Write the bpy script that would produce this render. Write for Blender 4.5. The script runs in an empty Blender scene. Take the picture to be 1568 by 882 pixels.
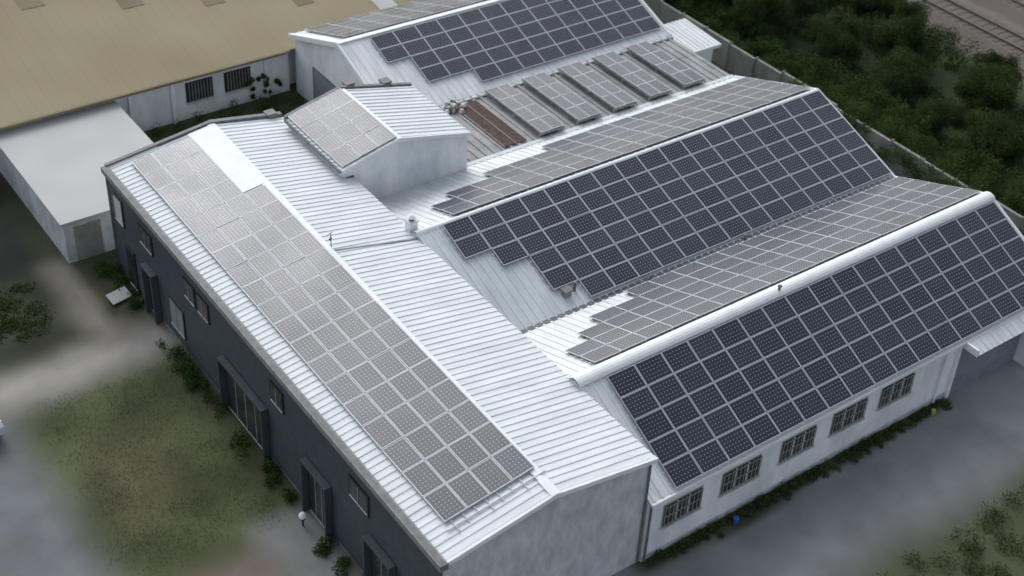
import bpy, math, random
import numpy as np
from mathutils import Vector, Matrix, noise
random.seed(7); rng=np.random.default_rng(7)
sc=bpy.context.scene
COL=sc.collection
# ------------------------------------------------------------------ materials
def mat(name,base,rough=.6,metal=0.,var=.0,scale=1.,base2=None,spec=.5,bump=0.,bscale=20.,detail=6.,stretch=(1,1,1)):
    m=bpy.data.materials.new(name); m.use_nodes=True; nt=m.node_tree; N=nt.nodes; L=nt.links
    b=N['Principled BSDF']; b.inputs['Base Color'].default_value=(*base,1); b.inputs['Roughness'].default_value=rough
    b.inputs['Metallic'].default_value=metal; b.inputs['Specular IOR Level'].default_value=spec
    if base2 or bump:
        tc=N.new('ShaderNodeTexCoord'); mp=N.new('ShaderNodeMapping'); mp.inputs['Scale'].default_value=stretch
        L.new(tc.outputs['Object'],mp.inputs[0])
    if base2:
        n=N.new('ShaderNodeTexNoise'); n.inputs['Scale'].default_value=scale; n.inputs['Detail'].default_value=detail; n.inputs['Roughness'].default_value=.65
        L.new(mp.outputs[0],n.inputs['Vector'])
        r=N.new('ShaderNodeValToRGB'); r.color_ramp.elements[0].position=.5-var; r.color_ramp.elements[1].position=.5+var
        r.color_ramp.elements[0].color=(*base,1); r.color_ramp.elements[1].color=(*base2,1)
        L.new(n.outputs['Fac'],r.inputs[0]); L.new(r.outputs[0],b.inputs['Base Color'])
    if bump:
        n2=N.new('ShaderNodeTexNoise'); n2.inputs['Scale'].default_value=bscale; n2.inputs['Detail'].default_value=5
        L.new(mp.outputs[0],n2.inputs['Vector']); bp=N.new('ShaderNodeBump'); bp.inputs['Strength'].default_value=bump; bp.inputs['Distance'].default_value=.03
        L.new(n2.outputs['Fac'],bp.inputs['Height']); L.new(bp.outputs[0],b.inputs['Normal'])
    return m
M={}
M['roofA']=mat('white_ribbed_metal',(.54,.565,.57),.6,0,.2,1.0,(.71,.735,.73),spec=.3,stretch=(.35,2.2,1))
M['roof']=mat('white_painted_metal',(.53,.555,.555),.6,0,.2,1.0,(.73,.75,.74),spec=.3,stretch=(2.2,.35,1))
M['roofB']=mat('grey_metal_sheet',(.44,.47,.48),.55,0,.2,1.0,(.60,.63,.63),spec=.3,stretch=(2.2,.35,1))  # darker, greyer tone than the other roof sheets
M['cap']=mat('ridge_cap_metal',(.62,.64,.64),.5,0,.25,1.5,(.76,.77,.76),spec=.3)
M['greyroof']=mat('grey_roof_sheet',(.19,.19,.185),.65,0,.2,1.2,(.34,.34,.335),spec=.3)
M['gutter']=mat('dark_gutter',(.09,.095,.10),.6,0,.2,3,(.18,.18,.18),spec=.3)
M['coping']=mat('grey_coping',(.17,.17,.165),.7,0,.2,3,(.27,.265,.25),spec=.3)
M['white']=mat('white_render_wall',(.52,.55,.57),.85,0,.2,.7,(.80,.81,.82),bump=.2,bscale=12,stretch=(1,1,.5))
M['conc']=mat('weathered_concrete_wall',(.32,.335,.34),.9,0,.2,1.3,(.58,.59,.59),bump=.3,bscale=8,detail=9,stretch=(1.3,1,.6))
M['oldconc']=mat('old_concrete',(.15,.15,.135),.9,0,.2,.9,(.27,.265,.235),bump=.3,bscale=8)
M['slate']=mat('dark_cladding',(.036,.046,.056),.55,0,.2,2,(.054,.067,.08))
M['frame']=mat('dark_frame',(.015,.017,.02),.4)
M['glass']=mat('window_glass',(.02,.025,.03),.06,0,.1,1.5,(.045,.05,.055),spec=.8)
M['alu']=mat('aluminium',(.43,.44,.46),.5,.1)
M['bar']=mat('painted_bars',(.26,.245,.22),.7)
M['rust']=mat('rusty_steel',(.12,.07,.055),.85,0,.2,4,(.22,.16,.13))
M['tan']=mat('ochre_roof_sheet',(.235,.195,.12),.85,0,.32,.16,(.31,.265,.17),detail=1,spec=.2)
M['tan2']=mat('stained_roof_sheet',(.165,.135,.085),.85,0,.25,.3,(.23,.19,.12),detail=1,spec=.2)
M['flat']=mat('pale_flat_roof',(.40,.40,.385),.85,0,.3,.25,(.49,.49,.47),detail=1,spec=.2)
M['door']=mat('grey_roller_door',(.15,.175,.20),.55,0,.2,1,(.22,.245,.26))
M['bark']=mat('bark',(.07,.05,.035),.9,0,.2,6,(.12,.09,.06))
M['blue']=mat('blue_plastic',(.02,.08,.30),.5); M['yellow']=mat('yellow_plastic',(.30,.29,.09),.6)
M['carpaint']=mat('pale_car_paint',(.6,.65,.68),.25,.1); M['rubber']=mat('rubber',(.02,.02,.02),.8)
M['steel']=mat('rail_steel',(.15,.125,.11),.7,.1); M['ballast']=mat('ballast',(.095,.078,.068),.95,0,.3,.6,(.13,.108,.094))
M['sleeper']=mat('sleeper',(.10,.083,.072),.9)
def leafmat(name,c1,c2,s=.6):
    m=mat(name,c1,.85,0,.2,s,c2,spec=.08); N=m.node_tree.nodes; L=m.node_tree.links; b=N['Principled BSDF']
    src=b.inputs['Base Color'].links[0].from_socket
    geo=N.new('ShaderNodeNewGeometry'); r=N.new('ShaderNodeMapRange'); r.inputs[3].default_value=.75; r.inputs[4].default_value=1.25; L.new(geo.outputs['Random Per Island'],r.inputs[0])
    v=N.new('ShaderNodeVectorMath'); v.operation='SCALE'; L.new(src,v.inputs[0]); L.new(r.outputs[0],v.inputs[3]); L.new(v.outputs[0],b.inputs['Base Color'])
    tr=N.new('ShaderNodeBsdfTranslucent'); L.new(v.outputs[0],tr.inputs['Color']); mx=N.new('ShaderNodeMixShader'); mx.inputs[0].default_value=.3
    L.new(b.outputs[0],mx.inputs[1]); L.new(tr.outputs[0],mx.inputs[2]); L.new(mx.outputs[0],N['Material Output'].inputs[0])
    return m
M['leaf']=leafmat('tree_leaves',(.024,.042,.013),(.07,.10,.032),.3)
M['leaf2']=leafmat('ivy_leaves',(.028,.052,.014),(.07,.115,.032),.8)
M['leaf3']=leafmat('weed_leaves',(.045,.06,.024),(.09,.11,.042),.8)
M['leaf4']=leafmat('grass_blades',(.066,.078,.036),(.09,.10,.048),.5)
def solar():
    m=bpy.data.materials.new('solar_glass'); m.use_nodes=True; nt=m.node_tree; N=nt.nodes; L=nt.links; b=N['Principled BSDF']
    uv=N.new('ShaderNodeUVMap'); uv.uv_map='UVMap'; sep=N.new('ShaderNodeSeparateXYZ'); L.new(uv.outputs[0],sep.inputs[0])
    def mth(op,a,bv=None):
        n=N.new('ShaderNodeMath'); n.operation=op
        for i,q in enumerate((a,bv)):
            if q is None: continue
            if isinstance(q,(int,float)): n.inputs[i].default_value=q
            else: L.new(q,n.inputs[i])
        return n.outputs[0]
    fx=mth('ABSOLUTE',mth('SUBTRACT',mth('FRACT',sep.outputs[0]),.5)); fy=mth('ABSOLUTE',mth('SUBTRACT',mth('FRACT',sep.outputs[1]),.5))
    dia=mth('GREATER_THAN',mth('ADD',fx,fy),.83)
    line=mth('GREATER_THAN',mth('MAXIMUM',fx,fy),.475)
    bus=mth('LESS_THAN',mth('ABSOLUTE',mth('SUBTRACT',fx,.22)),.02)
    geo=N.new('ShaderNodeNewGeometry'); rp=N.new('ShaderNodeMapRange'); L.new(geo.outputs['Random Per Island'],rp.inputs[0]); rp.inputs[3].default_value=.8; rp.inputs[4].default_value=1.25
    base=N.new('ShaderNodeRGB'); base.outputs[0].default_value=(.019,.022,.035,1)
    sc_=N.new('ShaderNodeVectorMath'); sc_.operation='SCALE'; L.new(base.outputs[0],sc_.inputs[0]); L.new(rp.outputs[0],sc_.inputs[3])
    def mix(f,a,c):
        n=N.new('ShaderNodeMix'); n.data_type='RGBA'; L.new(f,n.inputs[0]); L.new(a,n.inputs[6]); n.inputs[7].default_value=(*c,1); return n.outputs[2]
    c=mix(line,sc_.outputs[0],(.055,.058,.072)); c=mix(bus,c,(.04,.044,.056)); c=mix(dia,c,(.33,.34,.37))
    L.new(c,b.inputs['Base Color']); b.inputs['IOR'].default_value=1.45
    tc=N.new('ShaderNodeTexCoord'); no=N.new('ShaderNodeTexNoise'); no.inputs['Scale'].default_value=.35; no.inputs['Detail'].default_value=4; L.new(tc.outputs['Object'],no.inputs['Vector'])
    rr=N.new('ShaderNodeMapRange'); L.new(no.outputs['Fac'],rr.inputs[0]); rr.inputs[1].default_value=.3; rr.inputs[2].default_value=.7; rr.inputs[3].default_value=.22; rr.inputs[4].default_value=.34; L.new(rr.outputs[0],b.inputs['Roughness'])
    return m
M['solar']=solar()
# ------------------------------------------------------------------ mesh builder
class MB:
    def __init__(s): s.v=[];s.f=[];s.m=[];s.uv=[]
    def poly(s,pts,m,uv=None):
        i=len(s.v); s.v+= [tuple(p) for p in pts]; s.f.append(tuple(range(i,i+len(pts)))); s.m.append(m); s.uv.append(uv)
    def hexa(s,b,t,m):
        s.poly(b[::-1],m); s.poly(t,m)
        for i in range(4):
            j=(i+1)%4; s.poly([b[i],b[j],t[j],t[i]],m)
    def box(s,x0,x1,y0,y1,z0,z1,m):
        b=[(x0,y0,z0),(x1,y0,z0),(x1,y1,z0),(x0,y1,z0)]; t=[(p[0],p[1],z1) for p in b]; s.hexa(b,t,m)
    def cyl(s,p,q,r0,r1,m,n=8):
        p=Vector(p);q=Vector(q);d=(q-p).normalized(); a=d.orthogonal().normalized(); c=d.cross(a)
        A=[p+(a*math.cos(t)+c*math.sin(t))*r0 for t in [2*math.pi*k/n for k in range(n)]]
        B=[q+(a*math.cos(t)+c*math.sin(t))*r1 for t in [2*math.pi*k/n for k in range(n)]]
        for i in range(n):
            j=(i+1)%n; s.poly([A[i],A[j],B[j],B[i]],m)
        s.poly(B,m); s.poly(A[::-1],m)
    def obj(s,name,parent=None):
        me=bpy.data.meshes.new(name); me.from_pydata(s.v,[],s.f)
        used=sorted(set(s.m))
        for k in used: me.materials.append(M[k])
        ix={k:i for i,k in enumerate(used)}
        me.polygons.foreach_set('material_index',[ix[k] for k in s.m])
        if any(u for u in s.uv):
            ul=me.uv_layers.new(name='UVMap'); k=0
            for fi,f in enumerate(s.f):
                u=s.uv[fi]
                for j in range(len(f)):
                    if u: ul.data[k].uv=u[j]
                    k+=1
        me.update()
        o=bpy.data.objects.new(name,me); COL.objects.link(o)
        if parent: o.parent=parent
        return o
def empty(name):
    e=bpy.data.objects.new(name,None); COL.objects.link(e); return e
def V(*a): return Vector(a)
def lerp(a,b,t): return a+(b-a)*t
def bil(c,u,v): return lerp(lerp(c[0],c[1],u),lerp(c[3],c[2],u),v)
def ribbed(b,c,n,m,h=.04,w=.28,lift=.03):
    nr=(c[1]-c[0]).cross(c[3]-c[0]).normalized()
    if nr.z<0: nr=-nr
    prof=[]
    for k in range(n):
        prof+= [((k+0)/n,0),((k+.5-w/2-.06)/n,0),((k+.5-w/2)/n,h),((k+.5+w/2)/n,h),((k+.5+w/2+.06)/n,0)]
    prof.append((1,0))
    for (u0,h0),(u1,h1) in zip(prof,prof[1:]):
        b.poly([bil(c,u0,0)+nr*(lift+h0),bil(c,u1,0)+nr*(lift+h1),bil(c,u1,1)+nr*(lift+h1),bil(c,u0,1)+nr*(lift+h0)],m)
def prism(b,prA,prB,m):
    n=len(prA)
    b.poly(prA,m); b.poly(prB[::-1],m)
    for i in range(n):
        j=(i+1)%n; b.poly([prA[j],prA[i],prB[i],prB[j]],m)
def panels(name,org,du,dv,rows,lift=.16,rails=True):
    b=MB(); nr=du.cross(dv).normalized()
    if nr.z<0: nr=-nr
    fr=.030/ du.length; fr2=.030/dv.length; g=.011/du.length; g2=.011/dv.length
    for r,(s,e) in enumerate(rows):
        for cidx in range(s,e):
            j0=random.uniform(-.008,.008); j1=random.uniform(-.01,.01); j2=random.uniform(-.01,.01)
            def P(a,c,h): return org+du*(cidx+a)+dv*(r+c)+nr*(h+j0+j1*a+j2*c)
            o=[(g,g2),(1-g,g2),(1-g,1-g2),(g,1-g2)]; i_=[(g+fr,g2+fr2),(1-g-fr,g2+fr2),(1-g-fr,1-g2-fr2),(g+fr,1-g2-fr2)]
            if du.cross(dv).z<0: o=o[::-1]; i_=i_[::-1]
            T=lift
            O=[P(a,c,T) for a,c in o]; I=[P(a,c,T) for a,c in i_]; Bq=[P(a,c,T-.04) for a,c in o]; G=[P(a,c,T-.004) for a,c in i_]
            for k in range(4):
                j=(k+1)%4; b.poly([O[k],O[j],I[j],I[k]],'alu'); b.poly([Bq[k],Bq[j],O[j],O[k]],'alu')
            U=[((a>.5)*8.0,(c>.5)*6.0) for a,c in i_]
            b.poly(G,'solar',U); b.poly(Bq[::-1],'frame')
        if rails:
            for q in (.25,.75):
                a=org+du*(s-.10)+dv*(r+q)+nr*(lift-.07); e2=org+du*(e+.06)+dv*(r+q)+nr*(lift-.07)
                b.cyl(a,e2,.022,.022,'alu',5)
    return b.obj(name)
# ------------------------------------------------------------------ FRONT BUILDING
LA=28.; hL,hR,h2=5.55,6.27,5.52; WA=9.08; xr,xr2=4.55,5.2
A=empty('office_building')
b=MB()
pa=[V(0,0,0),V(WA,0,0),V(WA,0,h2-.06),V(xr,0,hR-.06),V(0,0,hL-.06)]
pb=[V(0,LA,0),V(WA,LA,0),V(WA,LA,h2-.06),V(xr2,LA,hR-.06),V(0,LA,hL-.06)]
prism(b,pa,pb,'conc'); b.obj('walls',A)
b=MB()
ribbed(b,(V(0.1,-.12,hL+.02-.06),V(0.1,LA,hL-.04),V(xr2,LA,hR-.06),V(xr,-.12,hR-.06)),84,'roofA',h=.03)
ribbed(b,(V(xr,-.12,hR-.06),V(xr2,LA,hR-.06),V(WA+.12,LA,h2-.08),V(WA+.12,-.12,h2-.08)),84,'roofA',h=.03)
b.obj('roof_sheets',A)
b=MB()
for s in (-1,1):
    sl=(hR-hL)/xr if s<0 else (hR-h2)/(WA-xr)
    a0=V(xr,-.14,hR+.035);a1=V(xr2,LA,hR+.035); o=V(.2*s,0,-.2*sl)
    q=[a0,a1,a1+o,a0+o]
    b.poly(q if s>0 else q[::-1],'cap')
def AL(x,y,h):
    xx=lerp(xr,xr2,y/LA); return V(x,y,hL-.06+(hR-hL)*x/xx+h)
b.hexa([AL(3.95,22.2,.06),AL(5.02,22.2,.06),AL(5.12,27.9,.06),AL(3.95,27.9,.06)],[AL(3.95,22.2,.10),AL(5.02,22.2,.10),AL(5.12,27.9,.10),AL(3.95,27.9,.10)],'cap')  # plain pale sheet where the fourth panel column stops short
def AR(x,y,h):
    xx=lerp(xr,xr2,y/LA); return V(x,y,hR-.06-(hR-h2)*(x-xx)/(WA-xx)+h)
b.hexa([AR(5.05,16.2,.03),AR(9.2,15.95,.03),AR(9.2,16.04,.03),AR(5.05,16.29,.03)],[AR(5.05,16.2,.085),AR(9.2,15.95,.085),AR(9.2,16.04,.085),AR(5.05,16.29,.085)],'greyroof')
for (x0,x1,f) in ((0.1,xr,AL),(xr,WA+.12,AR)):
    b.hexa([f(x0,-.16,-.12),f(x1,-.16,-.12),f(x1,-.04,-.12),f(x0,-.04,-.12)],[f(x0,-.16,.085),f(x1,-.16,.085),f(x1,-.04,.085),f(x0,-.04,.085)],'cap')
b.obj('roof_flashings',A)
b=MB()
b.box(-.22,.10,-.2,LA+.1,hL-.22,hL+.06,'coping')
b.box(-.17,.03,-.15,LA+.05,hL+.06,hL+.066,'gutter')
for k in range(10): b.box(-.23,.11,k*2.9-.21,k*2.9-.18,hL-.225,hL+.068,'gutter')
b.hexa([V(0,LA,hL),V(xr2,LA,hR),V(xr2,LA+.2,hR),V(0,LA+.2,hL)],[V(0,LA,hL+.12),V(xr2,LA,hR+.1),V(xr2,LA+.2,hR+.1),V(0,LA+.2,hL+.12)],'gutter')
b.hexa([V(xr2,LA,hR-.05),V(8.9,LA,h2+.02),V(8.9,LA+.25,h2+.02),V(xr2,LA+.25,hR-.05)],[V(xr2,LA,hR+.1),V(8.9,LA,h2+.2),V(8.9,LA+.25,h2+.2),V(xr2,LA+.25,hR+.1)],'gutter')
b.cyl((WA-.12,-.07,.1),(WA-.12,-.07,h2-.2),.045,.045,'gutter',8)
b.obj('gutters',A)
b=MB()
nb=17
for k in range(nb):
    z0=.25+k*(hL-.5)/nb; z1=z0+(hL-.5)/nb-.02
    b.hexa([V(-.09,-.02,z0),V(0,-.02,z0),V(0,LA+.02,z0),V(-.09,LA+.02,z0)],[V(-.06,-.02,z1),V(0,-.02,z1),V(0,LA+.02,z1),V(-.06,LA+.02,z1)],'slate')
b.box(-.05,0,-.02,LA+.02,0,.24,'coping')
b.box(-.1,.12,LA-.2,LA+.04,0,hL-.23,'slate')
b.obj('facade_cladding',A)
b=MB()
def fwin(y0,y1,z0,z1,mull=1,light=None):
    b.box(-.13,-.05,y0-.09,y1+.09,z0-.09,z1+.09,'frame')
    b.box(-.14,-.12,y0,y1,z0,z1,light or 'glass')
    for k in range(1,mull):
        yy=lerp(y0,y1,k/mull); b.box(-.16,-.12,yy-.025,yy+.025,z0,z1,'coping')
    b.box(-.165,-.12,y0-.02,y1+.02,z0-.03,z0+.02,'alu')
def hood(y0,y1,z0,z1):
    b.box(-.40,-.1,y0-.12,y0,z0,z1+.12,'slate'); b.box(-.40,-.1,y1,y1+.12,z0,z1+.12,'slate'); b.box(-.40,-.1,y0-.12,y1+.12,z1+.12,z1+.2,'slate')
for y0,y1 in ((23.2,24.4),(18.9,19.8),(17.6,18.5),(11.1,12.0),(4.7,5.9)): fwin(y0,y1,3.7,4.55,2)
fwin(26.4,27.2,3.3,4.6,1,'flat')
fwin(23.1,24.0,.1,2.5,1); hood(23.1,24.0,.02,2.5)
fwin(20.4,21.7,.9,2.3,2,'door')
fwin(12.7,16.2,.1,2.5,4); hood(12.6,16.3,.02,2.6)
fwin(7.6,9.1,.1,2.5,3); hood(7.5,9.2,.02,2.6)
fwin(3.0,4.4,.1,2.5,2); hood(2.9,4.5,.02,2.6)
fwin(25.6,26.4,.1,2.2,1)
b.obj('facade_windows',A)
b=MB()
xl,xa,xR=8.56,11.63,15.65; zl,za,zr=6.03,6.80,5.86; y0,y1=21.73,26.95
pa=[V(xl+.1,y0,3.4),V(xR-.1,y0,3.4),V(xR-.1,y0,zr-.05),V(xa,y0,za-.05),V(xl+.1,y0,zl-.04)]
pb=[V(p.x,y1,p.z) for p in pa]
prism(b,pa,pb,'white'); b.obj('rooftop_block_walls',A)
b=MB()
ribbed(b,(V(xl,y0-.12,zl-.03),V(xl,y1,zl-.03),V(xa,y1,za-.03),V(xa,y0-.12,za-.03)),15,'roofA')
ribbed(b,(V(xa,y0-.12,za-.03),V(xa,y1,za-.03),V(xR,y1,zr-.05),V(xR,y0-.12,zr-.05)),15,'roofA')
def strip(a,c,w,m,z=0.05):
    b.hexa([a+V(0,-.05,-w),c+V(0,-.05,-w),c+V(0,.03,-w),a+V(0,.03,-w)],[a+V(0,-.05,z),c+V(0,-.05,z),c+V(0,.03,z),a+V(0,.03,z)],m)
strip(V(xl,y0-.1,zl),V(xa,y0-.1,za),.14,'cap'); strip(V(xa,y0-.1,za),V(xR,y0-.1,zr),.14,'cap')
b.box(xl-.1,xl+.02,y0-.1,y1,zl-.1,zl-.01,'gutter')
b.box(xa-.12,xa+.12,y0-.14,y1,za+.0,za+.045,'cap')
b.hexa([V(xl,y1,zl-.1),V(xa,y1,za-.1),V(xa,y1+.2,za-.1),V(xl,y1+.2,zl-.1)],[V(xl,y1,zl+.12),V(xa,y1,za+.12),V(xa,y1+.2,za+.12),V(xl,y1+.2,zl+.12)],'gutter')
b.hexa([V(xa,y1,za-.1),V(xR,y1,zr-.1),V(xR,y1+.2,zr-.1),V(xa,y1+.2,za-.1)],[V(xa,y1,za+.12),V(xR,y1,zr+.1),V(xR,y1+.2,zr+.1),V(xa,y1+.2,za+.12)],'gutter')
b.obj('rooftop_block_roof',A)
b=MB()
b.box(8.78,9.25,y0-.03,y0+.02,5.05,5.55,'frame'); b.box(8.84,9.19,y0-.045,y0-.02,5.1,5.5,'glass')
for k in range(3): b.box(8.9+k*.11,8.92+k*.11,y0-.07,y0-.045,5.05,5.55,'bar')
b.box(9.1,xR,y0-.06,y0,3.6,3.75,'gutter')
b.obj('rooftop_block_window',A)
b=MB()
for x,y,z in ((8.35,LA+.1,h2+.1),(12.2,y1+.3,6.6),(14.3,y1+.3,6.1)):
    b.box(x-.2,x+.2,y-.15,y+.25,z-1,z+.2,'coping'); b.box(x-.25,x+.25,y-.2,y+.3,z+.2,z+.28,'gutter')
b.obj('chimney_stubs',A)
# ------------------------------------------------------------------ WAREHOUSE
Wb=empty('warehouse')
XF=33.66; yC,zC=4.72,5.70; yV,zV=10.14,3.63; yB,zB=16.11,5.74; yN,zN=22.14,3.62; yS,zS=-.21,3.28
x0=WA+.02
b=MB()
wy=-.08
pr=[(wy,0),(27.6,0),(27.6,zN-.1),(yN,zN-.1),(yB,zB-.06),(yV,zV-.08),(yC,zC-.06),(wy,zS-.02)]
prA=[V(x0,y,z) for y,z in pr]; prB=[V(XF-.05,y,z) for y,z in pr]
prism(b,prA,prB,'white')
b.obj('walls',Wb)
b=MB()
nC=62
def Q(ya,za,yb,zb,xs=x0,xe=XF): return (V(xs,ya,za),V(xe,ya,za),V(xe,yb,zb),V(xs,yb,zb))
ribbed(b,Q(yS,zS,yC,zC),nC,'roof',h=.03,w=.2,lift=0)
ribbed(b,Q(yC,zC,yV,zV),nC,'roof',h=.03,w=.2,lift=0)
ribbed(b,Q(yV,zV,yB,zB),nC,'roofB',h=.03,w=.2,lift=0)
ribbed(b,Q(yB,zB,yN,zN),nC,'roof',h=.03,w=.2,lift=0)
ribbed(b,(V(9.2,yN,zN-.02),V(XF,yN,zN-.02),V(XF,27.6,zN-.02),V(9.2,27.6,zN-.02)),50,'greyroof',h=.06,w=.3,lift=0)
ribbed(b,(V(26.9,-1.0,2.92),V(XF,-1.0,2.92),V(XF,yS,zS-.02),V(26.9,yS,zS-.02)),20,'roof',h=.03,w=.2,lift=0)
b.obj('roof_sheets',Wb)
b=MB()
def cap(y,z,w,h):
    n=8
    for k in range(n):
        a=math.pi*k/n; c=math.pi*(k+1)/n
        b.poly([V(x0-.05,y-w*math.cos(a),z-.10+h*math.sin(a)),V(x0-.05,y-w*math.cos(c),z-.10+h*math.sin(c)),V(XF+.05,y-w*math.cos(c),z-.10+h*math.sin(c)),V(XF+.05,y-w*math.cos(a),z-.10+h*math.sin(a))][::-1],'cap')
cap(yC,zC,.34,.22); cap(yB,zB,.16,.17)
b.box(x0,XF,yV-.14,yV+.14,zV+.035,zV+.05,'gutter')
b.box(x0,XF,yS-.13,yS-.01,zS-.14,zS-.0,'cap')
b.box(x0,XF,yN-.1,yN+.16,zN+.0,zN+.07,'roofB')
for a,c in (((yS,zS),(yC,zC)),((yC,zC),(yV,zV)),((yV,zV),(yB,zB)),((yB,zB),(yN,zN))):
    p=V(XF-.05,*a);q=V(XF-.05,*c); o=V(.14,0,0); u=V(0,0,.06)
    b.hexa([p-u,p+o-u,q+o-u,q-u],[p+u,p+o+u,q+o+u,q+u],'cap')
b.box(26.86,26.98,-1.0,-.1,2.9,3.25,'cap')
b.obj('roof_flashings',Wb)
b=MB()
for xa_,xb_,za_,zb_ in ((10.0,11.85,1.5,2.55),(13.0,14.95,1.55,2.6),(16.2,18.0,1.6,2.65),(19.1,21.0,1.65,2.7),(22.0,23.9,1.7,2.75)):
    b.box(xa_-.06,xb_+.06,wy-.025,wy+.02,za_-.06,zb_+.06,'bar')
    b.box(xa_,xb_,wy-.035,wy-.02,za_,zb_,'glass')
    n=9
    for k in range(n+1):
        xx=lerp(xa_,xb_,k/n); b.box(xx-.012,xx+.012,wy-.11,wy-.085,za_-.03,zb_+.03,'bar')
    for z in (za_+.05,(za_+zb_)/2,zb_-.05): b.box(xa_-.03,xb_+.03,wy-.112,wy-.088,z-.014,z+.014,'bar')
    for k in range(1,3):
        xx=lerp(xa_,xb_,k/3); b.box(xx-.03,xx+.03,wy-.06,wy-.035,za_,zb_,'white')
    b.box(xa_-.12,xb_+.12,wy-.12,wy,za_-.13,za_-.065,'conc')
b.obj('barred_windows',Wb)
b=MB()
b.box(26.9,31.6,wy-.03,wy,.0,2.85,'door')
for k in range(14): b.box(26.95,31.55,wy-.05,wy-.03,.08+k*.2,.2+k*.2,'door')
b.box(31.6,32.0,-.95,-.11,0,2.95,'white'); b.box(26.72,26.9,wy-.14,wy,0,3.1,'white')
b.box(32.0,XF,wy-.03,wy,0,2.9,'gutter')
b.obj('roller_door',Wb)
b=MB()
b.box(x0,26.7,wy-.02,wy,0,.3,'conc')
b.cyl((25.9,wy-.1,.1),(25.9,wy-.1,3.1),.04,.04,'white',8)
b.cyl((9.2,wy-.1,.1),(9.2,wy-.1,3.1),.05,.05,'gutter',8)
b.obj('plinth_and_pipes',Wb)
# ------------------------------------------------------------------ BACK WORKSHOP
D=empty('workshop_building')
yD,zD=33.13,5.61; yDs,zDs=27.65,3.66; yDn=38.6; xD=14.85; XD=33.7
b=MB()
pr=[(yDs+.1,0),(yDn-.1,0),(yDn-.1,zDs-.05),(yD,zD-.06),(yDs+.1,zDs-.05)]
prism(b,[V(xD+.25,y,z) for y,z in pr][::-1],[V(XD-.1,y,z) for y,z in pr][::-1],'white'); b.obj('walls',D)
b=MB()
ribbed(b,Q(yDs,zDs,yD,zD,xD,XD),48,'roof',h=.03,w=.2,lift=0); ribbed(b,Q(yD,zD,yDn,zDs,xD,XD),48,'roof',h=.03,w=.2,lift=0)
b.obj('roof_sheets',D)
b=MB()
for a,c in (((yDs,zDs),(yD,zD)),((yD,zD),(yDn,zDs))):
    for xx in (xD-.08,XD-.05):
        p=V(xx,*a);q=V(xx,*c); o=V(.16,0,0); u=V(0,0,.07); d=V(0,0,-.22)
        b.hexa([p+d,p+o+d,q+o+d,q+d],[p+u,p+o+u,q+o+u,q+u],'cap')
b.box(xD,XD,yD-.15,yD+.15,zD-.0,zD+.06,'cap'); b.box(xD,XD,yDs-.14,yDs,zDs-.16,zDs-.01,'cap')
b.box(xD,XD,yDs-.3,yDs-.15,zN-.02,zN+.05,'gutter')
b.obj('roof_flashings',D)
b=MB()
b.box(xD+.2,xD+.25,33.6,36.4,.1,2.6,'gutter'); b.box(xD+.17,xD+.2,33.8,36.2,.15,2.5,'door'); b.box(xD+.18,xD+.25,29.6,31,1.1,2.2,'glass')
b.obj('gable_openings',D)
# ------------------------------------------------------------------ solar arrays
sl=(zC-zS)/(yC-yS); cw=1.362
panels('solar_panel_array',V(10.3,4.36,zS+sl*(4.36-yS)),V(cw,0,0),V(0,-.905,-.905*sl),[(0,17)]*5)
sl2=(zC-zV)/(yV-yC)
panels('solar_panel_array',V(10.4,5.12,zC-sl2*(5.12-yC)),V(cw,0,0),V(0,.93,-.93*sl2),[(0,17),(0,17),(1,17),(2,17),(4,17)])
sl3=(zB-zV)/(yB-yV)
panels('solar_panel_array',V(10.3,15.98,zB-sl3*(yB-15.98)),V(cw+.008,0,0),V(0,-.935,-.935*sl3),[(0,17),(0,17),(1,17),(2,17),(2,17),(3,17)])
sl4=(zB-zN)/(yN-yB)
panels('solar_panel_array',V(11.2,16.35,zB-sl4*(16.35-yB)),V(cw+.03,0,0),V(0,.935,-.935*sl4),[(0,16),(0,16),(1,16),(3,16),(6,16)])
sl5=(zD-zDs)/(yD-yDs)
panels('solar_panel_array',V(16.65,32.85,zD-sl5*(yD-32.85)),V(1.40,0,0),V(0,-.925,-.925*sl5),[(0,12),(0,12),(1,12),(1,12),(3,12)])
panels('solar_panel_array',V(15.6,33.5,zD-sl5*(33.5-yD)),V(1.40,0,0),V(0,.925,-.925*sl5),[(0,12)]*5)
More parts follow.
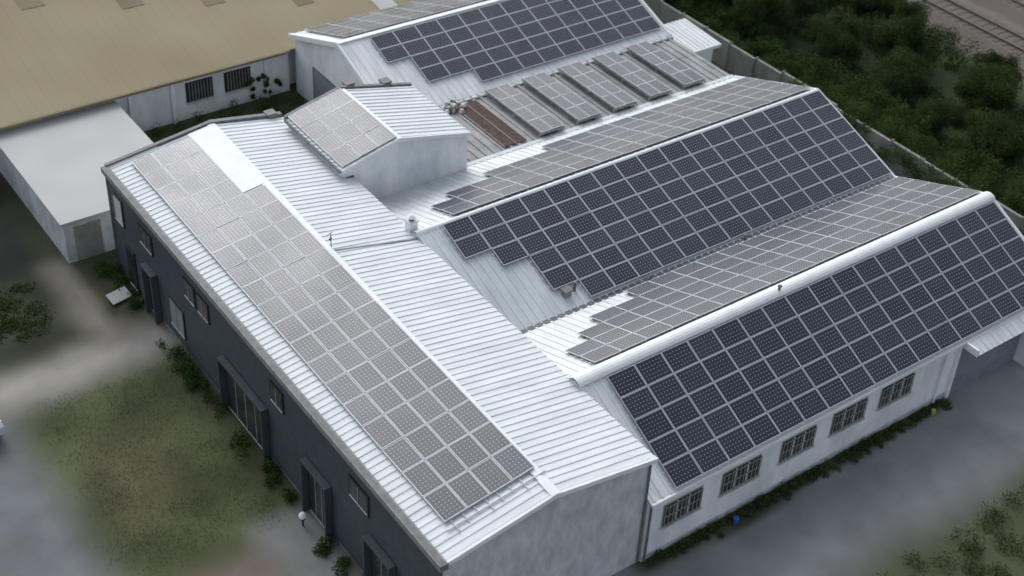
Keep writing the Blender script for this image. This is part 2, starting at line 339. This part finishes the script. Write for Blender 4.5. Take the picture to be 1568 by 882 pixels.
def arrayA():
    b=MB(); n=19; ya,yb=1.25,27.55
    for r in range(n):
        for c in range(4):
            if c==3 and r>=15: continue
            j0=random.uniform(-.008,.008); j1=random.uniform(-.01,.01); j2=random.uniform(-.01,.01)
            def P(a,q,h):
                y=lerp(ya,yb,(r+q)/n); t=y/LA; xs=lerp(.88,1.0,t); xe=lerp(4.62,5.0,t)
                return AL(lerp(xs,xe,(c+a)/4),y,h+j0+j1*a+j2*q)
            g=.012; g2=.009; fr=.034; f2=.024
            o=[(g,g2),(1-g,g2),(1-g,1-g2),(g,1-g2)]; i_=[(g+fr,g2+f2),(1-g-fr,g2+f2),(1-g-fr,1-g2-f2),(g+fr,1-g2-f2)]
            T=.17
            O=[P(a,q,T) for a,q in o]; I=[P(a,q,T) for a,q in i_]; B=[P(a,q,T-.04) for a,q in o]; G=[P(a,q,T-.004) for a,q in i_]
            for k in range(4):
                j=(k+1)%4; b.poly([O[k],O[j],I[j],I[k]],'alu'); b.poly([B[k],B[j],O[j],O[k]],'alu')
            b.poly(G,'solar',[((q>.5)*8.,(a>.5)*6.) for a,q in i_]); b.poly(B[::-1],'frame')
    for c in range(4):
        for q in (.25,.75):
            p=[]
            for y in (.65+.12*((c*2+(q>.5))%3),27.7 if c<3 else 22.0):
                t=y/LA; xs=lerp(.88,1.0,t); xe=lerp(4.62,5.0,t); p.append(AL(lerp(xs,xe,(c+q)/4),y,.10))
            b.cyl(p[0],p[1],.025,.025,'alu',5)
    b.cyl(AL(.8,.95,.09),AL(4.85,.95,.09),.03,.03,'alu',5)
    b.obj('solar_panel_array')
arrayA()
slE=(za-zl)/(xa-xl)
panels('solar_panel_array',V(xl+.12,y0+.0,zl+slE*.12),V(0,1.30,0),V(.97,0,.97*slE),[(0,4)]*3,lift=.13)
for k in range(5):
    xs=20.5+2.42*k
    e=empty('solar_roof_rack')
    b=MB()
    for yy in (22.5,24.8,27.2):
        for xx in (xs+.06,xs+1.44): b.box(xx-.03,xx+.03,yy-.03,yy+.03,3.55,3.9,'alu')
    b.box(xs,xs+1.5,22.3,27.45,3.86,3.93,'bar')
    b.obj('rack_frame',e)
    o=panels('panels',V(xs+.02,22.35,3.93),V(.73,0,0),V(0,1.26,.0),[(0,2)]*4,lift=.06); o.parent=e
e=empty('rusted_skylight_frame'); b=MB()
xs=18.35
b.box(xs,xs+1.4,22.6,27.2,3.6,3.68,'rust')
for k in range(30): b.box(xs,xs+1.4,22.6+k*.155,22.63+k*.155,3.7,3.73,'rust')
for xx in (xs,xs+.7,xs+1.36): b.box(xx,xx+.04,22.5,27.2,3.68,3.74,'bar')
b.obj('grating',e)
e=empty('rubble_pile'); b=MB()
for k in range(34):
    x=18.1+random.gauss(0,.4); y=27.0+random.gauss(0,.25); s=random.uniform(.05,.17); z=3.64+random.random()*.15
    b.hexa([V(x-s,y-s,z),V(x+s,y-s*.7,z),V(x+s*.8,y+s,z),V(x-s,y+s*.6,z)],[V(x-s*.6,y-s*.6,z+s),V(x+s*.5,y-s*.5,z+s*1.3),V(x+s*.6,y+s*.5,z+s),V(x-s*.4,y+s*.6,z+s*1.4)],random.choice(['rust','flat','white','bar']))
b.obj('rubble',e)
b=MB(); x,y,z,s,h=9.25,16.75,5.45,.2,.8
b.box(x-s,x+s,y-s,y+s,z,z+h*.6,'cap'); b.box(x-s*1.25,x+s*1.25,y-s*1.25,y+s*1.25,z+h*.6,z+h*.68,'roofB')
b.cyl((x,y,z+h*.68),(x,y,z+h*.85),s*.6,s*.6,'gutter',10); b.cyl((x,y,z+h*.85),(x,y,z+h),s*.95,s*.25,'cap',12); b.obj('roof_vent')
b=MB(); b.box(13.35,13.7,10.8,11.1,3.9,4.2,'coping'); b.box(13.3,13.75,10.75,11.15,4.2,4.25,'gutter'); b.cyl((14.0,11.0,3.9),(14.0,11.0,4.4),.07,.07,'gutter',8); b.obj('roof_vent')
b=MB(); p=AR(5.15,16.5,0); b.cyl(p,p+V(0,0,.8),.02,.02,'gutter',6); b.cyl(p+V(-.15,0,.75),p+V(.15,.1,.75),.015,.015,'gutter',5); b.cyl(p+V(0,0,.55),p+V(-.1,-.1,.55),.05,.05,'frame',8); b.obj('weather_mast')
for px_,py_,pz_ in ((19.8,4.6,5.75),(17.6,10.1,3.66),(23.4,10.15,3.66)):
    b=MB(); b.cyl((px_,py_,pz_),(px_,py_,pz_+.25),.06,.06,'gutter',8); b.cyl((px_,py_,pz_+.25),(px_,py_,pz_+.3),.11,.05,'gutter',8); b.obj('vent_pipe')
# ------------------------------------------------------------------ shed
S=empty('utility_shed'); b=MB(); b.box(34.3,36.6,26.9,29.6,0,2.7,'white'); b.obj('walls',S)
b=MB(); ribbed(b,(V(34.1,26.6,2.74),V(36.9,26.6,2.74),V(36.9,29.9,2.95),V(34.1,29.9,2.95)),9,'roof'); b.box(34.1,36.9,26.55,26.62,2.6,2.8,'cap'); b.box(34.05,34.1,26.6,29.9,2.6,2.95,'cap'); b.box(34.25,34.3,27.6,28.5,.1,2.1,'door'); b.obj('roof',S)
# ------------------------------------------------------------------ neighbours
T=empty('factory_hall'); b=MB()
b.box(-30,14.8,38.8,75,0,2.75,'white'); b.box(14.8,60,39.4,75,0,2.75,'white'); b.obj('walls',T)
b=MB(); ribbed(b,(V(-30,38.45,2.8),V(60,38.45,2.8),V(60,52,4.9),V(-30,52,4.9)),110,'tan',h=.01,w=.4,lift=0); ribbed(b,(V(-30,52,4.9),V(60,52,4.9),V(60,66,2.8),V(-30,66,2.8)),110,'tan',h=.01,w=.4,lift=0)
b.obj('roof_sheets',T)
b=MB()
def TR(x,y,h): return V(x,y,2.8+2.1*(y-38.45)/13.55+h)
for x,ya,yb,w,m in ((8.0,45.5,51.9,1.3,'tan2'),(12.4,44,51.9,1.2,'tan2'),(3.0,47.5,51.9,1.3,'tan2'),(17.2,42,51.9,1.1,'tan2'),(21.5,39.5,44,1.2,'flat'),(24,39.2,47,.8,'tan2'),(28.5,39.2,47,1.2,'tan2')):
    b.hexa([TR(x,ya,0),TR(x+w,ya,0),TR(x+w,yb,0),TR(x,yb,0)],[TR(x,ya,.03),TR(x+w,ya,.03),TR(x+w,yb,.03),TR(x,yb,.03)],m)
b.box(-30,14.7,38.3,38.46,2.66,2.8,'tan2'); b.obj('rooflights',T)
b=MB()
for x in (8.6,10.9):
    b.box(x-.1,x+1.5,38.74,38.8,1.05,2.25,'frame'); b.box(x,x+1.4,38.72,38.75,1.15,2.15,'glass')
    for k in range(8): b.box(x+.05+k*.18,x+.08+k*.18,38.64,38.67,1.05,2.25,'bar')
    b.box(x-.1,x+1.5,38.6,38.8,.95,1.04,'conc')
for x in (5.2,7.6,13.2): b.box(x,x+.22,38.6,38.8,0,2.7,'white')
b.obj('barred_windows',T)
G=empty('garage_annex'); b=MB()
b.box(-1.95,4.4,29.4,39.0,0,2.2,'conc'); b.obj('walls',G); b=MB(); b.box(-2.1,4.5,29.3,39.2,2.2,2.36,'flat'); b.obj('roof',G)
b=MB(); b.box(-1.5,-.2,29.36,29.4,.05,1.95,'oldconc'); b.obj('door',G)
b=MB()
for k in range(5): b.box(5.0,5.12,30+k*1.8,30.12+k*1.8,0,1.3,'gutter')
for z in (.5,1.15): b.box(5.03,5.09,30.1,37.4,z,z+.06,'gutter')
b.obj('garden_fence')
b=MB()
for k in range(24):
    ya=-14+k*2.2; h=1.75+.08*math.sin(k*1.7); xo=38.9+.12*math.sin(k*.9)
    b.box(xo,xo+.18,ya,ya+2.12,0,h,'oldconc'); b.box(xo-.03,xo+.22,ya+2.12,ya+2.2,0,h+.06,'oldconc')
b.obj('boundary_wall')
R=empty('railway_track'); b=MB()
for xc in (57.5,63):
    b.hexa([V(xc-2.6,-80,0),V(xc+2.6,-80,0),V(xc+2.6,160,0),V(xc-2.6,160,0)],[V(xc-1.5,-80,.3),V(xc+1.5,-80,.3),V(xc+1.5,160,.3),V(xc-1.5,160,.3)],'ballast')
    for s in (-.72,.72): b.box(xc+s-.04,xc+s+.04,-80,160,.33,.47,'steel')
    for k in range(200): b.box(xc-1.25,xc+1.25,-40+k*.65,-39.76+k*.65,.28,.33,'sleeper')
b.obj('rails_and_ballast',R)
def drum(name,x,y,m,s=.6):
    b=MB(); b.cyl((x,y,0),(x,y,.1*s),.17*s,.2*s,m,14); b.cyl((x,y,.1*s),(x,y,.5*s),.2*s,.2*s,m,14); b.cyl((x,y,.5*s),(x,y,.56*s),.22*s,.17*s,m,14); b.obj(name)
drum('blue_drum',13.6,-.62,'blue'); drum('yellow_bin',25.4,-.62,'yellow',.5)
b=MB(); b.cyl((-.75,8.6,0),(-.75,8.6,.35),.04,.04,'frame',8); b.cyl((-.75,8.6,.35),(-.75,8.6,.4),.1,.1,'frame',10)
for k in range(6):
    a=math.pi*k/6; c=math.pi*(k+1)/6; b.cyl((-.75,8.6,.55-.16*math.cos(a)),(-.75,8.6,.55-.16*math.cos(c)),max(.01,.16*math.sin(a)),max(.01,.16*math.sin(c)),'cap',12)
b.obj('globe_lamp')
b=MB(); b.hexa([V(-1.5,25.2,.1),V(-.5,25.4,.1),V(-.6,26.0,.3),V(-1.6,25.8,.3)],[V(-1.5,25.2,.14),V(-.5,25.4,.14),V(-.6,26.0,.34),V(-1.6,25.8,.34)],'flat'); b.obj('discarded_board')
def car(x,y,ang):
    e=empty('parked_car'); b=MB()
    prof=[(-2.05,.35),(-2.1,.75),(-1.9,.92),(-1.0,1.0),(-.35,1.42),(.95,1.45),(1.6,1.02),(2.0,.95),(2.1,.6),(2.05,.32)]
    L_=[[V(px,s*(1 if pz<1.03 else .78),pz) for px,pz in prof] for s in (-.84,.84)]
    n=len(prof)
    for i in range(n-1):
        b.poly([L_[0][i],L_[0][i+1],L_[1][i+1],L_[1][i]],'glass' if i in (3,5) else 'carpaint')
    b.poly([L_[0][-1],L_[0][0],L_[1][0],L_[1][-1]],'rubber')
    b.poly(L_[0][:4]+[L_[0][6]]+L_[0][7:],'carpaint'); b.poly((L_[1][:4]+[L_[1][6]]+L_[1][7:])[::-1],'carpaint')
    b.poly([L_[0][3],L_[0][4],L_[0][5],L_[0][6]],'glass'); b.poly([L_[1][3],L_[1][4],L_[1][5],L_[1][6]][::-1],'glass')
    for wx in (-1.3,1.3):
        for s in (-1,1): b.cyl((wx,s*.66,.32),(wx,s*.88,.32),.32,.32,'rubber',18); b.cyl((wx,s*.87,.32),(wx,s*.89,.32),.2,.18,'alu',12)
    b.obj('body',e); e.location=(x,y,0); e.rotation_euler=(0,0,ang)
car(-9.7,21.2,math.radians(100))
# ------------------------------------------------------------------ ground
def axis(a,b_,d,ext):
    l=list(np.arange(a,b_+1e-6,d)); s=d
    lo=[];hi=[]; x=a
    while x>-ext: s*=1.5; x-=s; lo.append(x)
    s=d;x=b_
    while x<ext: s*=1.5; x+=s; hi.append(x)
    return np.array(lo[::-1]+l+hi)
X=axis(-22,72,.35,1500); Y=axis(-18,70,.35,1500)
gx,gy=np.meshgrid(X,Y,indexing='xy'); nx,ny=len(X),len(Y)
def sm(t): t=np.clip(t,0,1); return t*t*(3-2*t)
wob=np.array([[noise.noise(Vector((x*.25,y*.25,0))) for x in X] for y in Y])*1.1
wob2=np.array([[noise.noise(Vector((x*.35,y*.35,5))) for x in X] for y in Y])
def rect(xa,xb,ya,yb,s,w=.5):
    px=gx+wob*w; py=gy+wob*w
    return sm((px-xa)/s+.5)*sm((xb-px)/s+.5)*sm((py-ya)/s+.5)*sm((yb-py)/s+.5)
C=np.zeros((ny,nx,3)); C[:]=(.07,.075,.04)
def lay(mask,c,vary=.0):
    global C
    col=np.array(c)[None,None,:]*(1+vary*wob2[...,None]*2); C=C*(1-mask[...,None])+col*mask[...,None]
lay(rect(39,300,-200,300,1.5),(.035,.05,.02),.3)
lay(rect(54,72,-200,300,3),(.125,.10,.085),.25)
lay(rect(33,39,-20,40,1),(.05,.065,.03),.4)
lay(rect(-300,-7.6,-60,21,3.0),(.15,.157,.163),.08)
lay(rect(-7.6,-.5,9.0,21,3.0),(.072,.082,.038),.35)
lay(rect(-6.3,-3.4,12.5,17,3.4,1.2),(.10,.09,.05),.3)
lay(rect(-300,0.5,20.9,23.3,2.6,.3),(.27,.255,.235),.08)
lay(rect(-60,-1.5,23.8,29.5,2.6),(.035,.038,.024),.4)
lay(rect(-60,-2.4,29,50,2.4),(.02,.021,.018),.4)
lay(rect(-3.1,-1.7,22.5,30,1.8,.3),(.21,.19,.165),.12)
lay(rect(-1.9,.3,24.5,29.5,.8),(.05,.055,.03),.5)
lay(rect(-6.4,-2.2,-5,8.4,1.8,.2),(.20,.155,.13),.1)
lay(rect(-2.6,.3,-5,9.6,1.6,.3),(.23,.225,.21),.12)
lay(rect(7,80,-5.0,.6,2.8,.4),(.19,.195,.20),.07)
lay(rect(-3,11,-9,.6,1.8,.4),(.19,.195,.20),.07)
lay(rect(27,38,-3.2,.6,2.4),(.28,.28,.285),.07)
lay(rect(8.8,26.6,-.75,.3,.5,.35),(.05,.055,.03),.5)
lay(rect(-300,8,-60,-9,2),(.17,.175,.18),.1)
verts=np.stack([gx.ravel(),gy.ravel(),np.zeros(nx*ny)],1)
ii=np.arange(nx*ny).reshape(ny,nx)
faces=np.stack([ii[:-1,:-1].ravel(),ii[:-1,1:].ravel(),ii[1:,1:].ravel(),ii[1:,:-1].ravel()],1)
def npmesh(name,verts,faces):
    me=bpy.data.meshes.new(name); n=len(faces); k=faces.shape[1]
    me.vertices.add(len(verts)); me.vertices.foreach_set('co',verts.astype(np.float32).ravel())
    me.loops.add(n*k); me.loops.foreach_set('vertex_index',faces.astype(np.int32).ravel())
    me.polygons.add(n); me.polygons.foreach_set('loop_start',np.arange(0,n*k,k,dtype=np.int32))
    try: me.polygons.foreach_set('loop_total',np.full(n,k,dtype=np.int32))
    except Exception: pass
    me.update(calc_edges=True); me.validate(); return me
me=npmesh('ground',verts,faces)
ca=me.color_attributes.new('surf','FLOAT_COLOR','POINT'); ca.data.foreach_set('color',np.concatenate([C.reshape(-1,3),np.ones((nx*ny,1))],1).astype(np.float32).ravel())
gm=bpy.data.materials.new('ground_surface'); gm.use_nodes=True; nt=gm.node_tree; N=nt.nodes; L=nt.links; bs=N['Principled BSDF']; bs.inputs['Roughness'].default_value=.95; bs.inputs['Specular IOR Level'].default_value=.2
at=N.new('ShaderNodeAttribute'); at.attribute_name='surf'; tc=N.new('ShaderNodeTexCoord')
n1=N.new('ShaderNodeTexNoise'); n1.inputs['Scale'].default_value=.7; n1.inputs['Detail'].default_value=3; L.new(tc.outputs['Object'],n1.inputs['Vector'])
mr=N.new('ShaderNodeMapRange'); mr.inputs[1].default_value=.3; mr.inputs[2].default_value=.7; mr.inputs[3].default_value=.88; mr.inputs[4].default_value=1.12; L.new(n1.outputs['Fac'],mr.inputs[0])
vm=N.new('ShaderNodeVectorMath'); vm.operation='SCALE'; L.new(at.outputs['Color'],vm.inputs[0]); L.new(mr.outputs[0],vm.inputs[3]); L.new(vm.outputs[0],bs.inputs['Base Color'])
me.materials.append(gm); o=bpy.data.objects.new('ground',me); COL.objects.link(o)
# ------------------------------------------------------------------ foliage
def leaves(name,centers,radii,per,size,m,flat=1.0,link=True):
    cs=np.repeat(np.array(centers,float),per,0); rs=np.repeat(np.array(radii,float),per); n=len(cs)
    d=rng.normal(size=(n,3)); d/=np.linalg.norm(d,axis=1)[:,None]; d[:,2]*=flat
    r=rs*rng.uniform(.35,1.05,n); p=cs+d*r[:,None]; p[:,2]=np.maximum(p[:,2],.03)
    a=rng.normal(size=(n,3)); a/=np.linalg.norm(a,axis=1)[:,None]; c=rng.normal(size=(n,3)); c-=a*(a*c).sum(1)[:,None]; c/=np.linalg.norm(c,axis=1)[:,None]
    s=size*rng.uniform(.6,1.3,n)[:,None]
    q=np.stack([p-a*s,p+c*s*.6,p+a*s,p-c*s*.6],1).reshape(-1,3)
    f=np.arange(4*n).reshape(n,4)
    me=npmesh(name,q,f); me.materials.append(M[m])
    if not link: return me
    o=bpy.data.objects.new(name,me); COL.objects.link(o)
    return o
def crown(seed,R,H):
    r=np.random.default_rng(seed); cs=[];rs=[]
    for k in range(34):
        d=r.normal(size=3); d/=np.linalg.norm(d); q=r.uniform(.35,.95)
        cs.append((d[0]*R*q,d[1]*R*q,H*.58+d[2]*H*.36*q)); rs.append(r.uniform(.22,.42)*R)
    return cs,rs
TM=[]
for k in range(3):
    cs,rs=crown(20+k,2.6,5.0); cm=leaves('crown',cs,rs,800,.07,'leaf',link=False)
    b=MB(); b.cyl((0,0,0),(0,0,2.6),.2,.13,'bark',8)
    for j in range(7):
        c_=cs[j]; b.cyl((0,0,1.4+.2*j),(c_[0]*.8,c_[1]*.8,c_[2]),.09,.03,'bark',6)
    to=b.obj('trunk'); tm=to.data; bpy.data.objects.remove(to); TM.append((cm,tm))
def tree(x,y,s):
    e=empty('deciduous_tree'); e.location=(x,y,-.05); e.rotation_euler=(0,0,random.uniform(0,6.28)); e.scale=(s,s,s*random.uniform(.8,1.0))
    cm,tm=random.choice(TM)
    for n_,d in (('crown',cm),('trunk',tm)):
        o=bpy.data.objects.new(n_,d); COL.objects.link(o); o.parent=e
for x,y,s in ((43.5,30,.8),(46,34,1.0),(48,29.5,.95),(45,25,.75),(48.5,22.5,.9),(45.5,19.5,.75),(48,15.5,.8),(45,12,.75),(49,10,.8),(46.5,6.5,.8),(49,3,.8),(46,39,1.1),(41.5,37,1.0),(50,38,1.1),(47,0,.8),(38,41,.9),(43.3,5.5,.6),(51,17,.6),(51,27,.7),(52,12,.7),(44,15.5,.55),(51,6,.75),(44,35,.8)):
    tree(x,y,s)
cs=[];rs=[]
for y in np.arange(-14,37,.5):
    for k in range(4):
        cs.append((39.7+random.random()*3.2,y+random.uniform(-.4,.4),random.uniform(.4,1.4)+ (.3 if k==0 else 0))); rs.append(random.uniform(.35,.75))
for y in np.arange(-10,23,.4):
    if random.random()<.85: cs.append((38.8+random.uniform(-.35,.2),y,random.uniform(.5,1.8))); rs.append(random.uniform(.35,.7))
leaves('hedge',cs,rs,240,.06,'leaf2')
cs=[];rs=[]
for k in range(230): cs.append((random.uniform(42.5,53.5),random.uniform(-12,42),random.uniform(.1,.8))); rs.append(random.uniform(.6,1.2))
leaves('undergrowth',cs,rs,330,.075,'leaf')
cs=[];rs=[]
for k in range(150):
    cs.append((random.uniform(34.2,38.6),random.uniform(-3,26),random.uniform(.0,.4))); rs.append(random.uniform(.3,.6))
leaves('weeds',cs,rs,110,.055,'leaf2')
cs=[];rs=[]
for k in range(120): cs.append((random.uniform(5.6,14.6),random.uniform(30.5,38.3),random.uniform(.0,.5))); rs.append(random.uniform(.3,.7))
for k in range(16): cs.append((random.uniform(11.9,14.2),38.62,random.uniform(.3,1.5))); rs.append(random.uniform(.1,.22))
leaves('garden_bushes',cs,rs,150,.05,'leaf2')
cs=[];rs=[]
for k in range(190):
    x=random.uniform(9.5,26.5); cs.append((x,-.25-abs(random.gauss(0,.22)),random.uniform(0,.1))); rs.append(random.uniform(.1,.28))
leaves('weeds',cs,rs,80,.04,'leaf3')
cs=[];rs=[]
for ya,yb,n in ((17,21.3,28),(9.8,12.4,12),(4.6,7.3,14),(24.6,28.6,26),(13,17,8)):
    for k in range(n): cs.append((-.35-abs(random.gauss(0,.35)),random.uniform(ya,yb),random.uniform(.05,.3))); rs.append(random.uniform(.15,.38))
leaves('shrubs',cs,rs,110,.05,'leaf2')
cs=[];rs=[]
for k in range(260): cs.append((random.uniform(-7.0,-1),random.uniform(9.6,20.2),0)); rs.append(random.uniform(.5,1.2))
leaves('grass',cs,rs,60,.022,'leaf4',flat=.02)
cs=[];rs=[]
for k in range(220): cs.append((random.uniform(14,36),random.uniform(-11.5,-6.0),random.uniform(0,.2))); rs.append(random.uniform(.4,.9))
leaves('verge_bushes',cs,rs,200,.045,'leaf3',flat=.4)
cs=[];rs=[]
for k in range(70): cs.append((random.uniform(-12,-4.2),random.uniform(25.2,29),0)); rs.append(random.uniform(.4,.8))
leaves('bushes',cs,rs,140,.05,'leaf',flat=.2)
# ------------------------------------------------------------------ light, sky, camera
w=bpy.data.worlds.new('World'); sc.world=w; w.use_nodes=True; nt=w.node_tree
sky=nt.nodes.new('ShaderNodeTexSky'); sky.sky_type='NISHITA'; sky.sun_disc=False
AZ,EL=78.,38.
sky.sun_elevation=math.radians(EL); sky.sun_rotation=math.radians(90-AZ); sky.dust_density=3.5; sky.air_density=1.0; sky.ozone_density=1.5
hs=nt.nodes.new('ShaderNodeHueSaturation'); hs.inputs['Saturation'].default_value=.30; hs.inputs['Value'].default_value=1.42
tint=nt.nodes.new('ShaderNodeMix'); tint.data_type='RGBA'; tint.blend_type='MULTIPLY'; tint.inputs[0].default_value=1; tint.inputs[7].default_value=(.96,1.0,1.05,1)
bg=nt.nodes['Background']; bg.inputs['Strength'].default_value=.15; nt.links.new(sky.outputs[0],hs.inputs['Color']); nt.links.new(hs.outputs[0],tint.inputs[6]); nt.links.new(tint.outputs[2],bg.inputs[0])
sd=bpy.data.lights.new('sun','SUN'); sd.energy=.85; sd.angle=math.radians(55); sd.color=(1,.99,.975); so=bpy.data.objects.new('sun',sd); COL.objects.link(so)
dirv=Vector((math.cos(math.radians(AZ))*math.cos(math.radians(EL)),math.sin(math.radians(AZ))*math.cos(math.radians(EL)),math.sin(math.radians(EL))))
so.rotation_euler=dirv.to_track_quat('Z','Y').to_euler(); so.location=(0,0,60)
yaw,pit,rol=[math.radians(a) for a in (51.21,35.87,4.19)]
F=Vector((math.cos(yaw)*math.cos(pit),math.sin(yaw)*math.cos(pit),-math.sin(pit))); Rr=Vector((math.sin(yaw),-math.cos(yaw),0)); U=Rr.cross(F)
R2=Rr*math.cos(rol)+U*math.sin(rol); U2=-Rr*math.sin(rol)+U*math.cos(rol)
cd=bpy.data.cameras.new('camera'); co=bpy.data.objects.new('camera',cd); COL.objects.link(co); sc.camera=co
m4=Matrix.Identity(4)
for i in range(3): m4[i][0]=R2[i]; m4[i][1]=U2[i]; m4[i][2]=-F[i]
m4[0][3],m4[1][3],m4[2][3]=-17.96,-26.56,41.64
co.matrix_world=m4; cd.sensor_width=36; cd.lens=2181.4/1568*36; cd.shift_x=-51.37/1568; cd.shift_y=-58.15/1568; cd.clip_end=5000; cd.clip_start=.5
cd.dof.use_dof=True; cd.dof.focus_distance=58; cd.dof.aperture_fstop=.24
sc.view_settings.view_transform='Standard'; sc.view_settings.look='None'; sc.view_settings.exposure=0
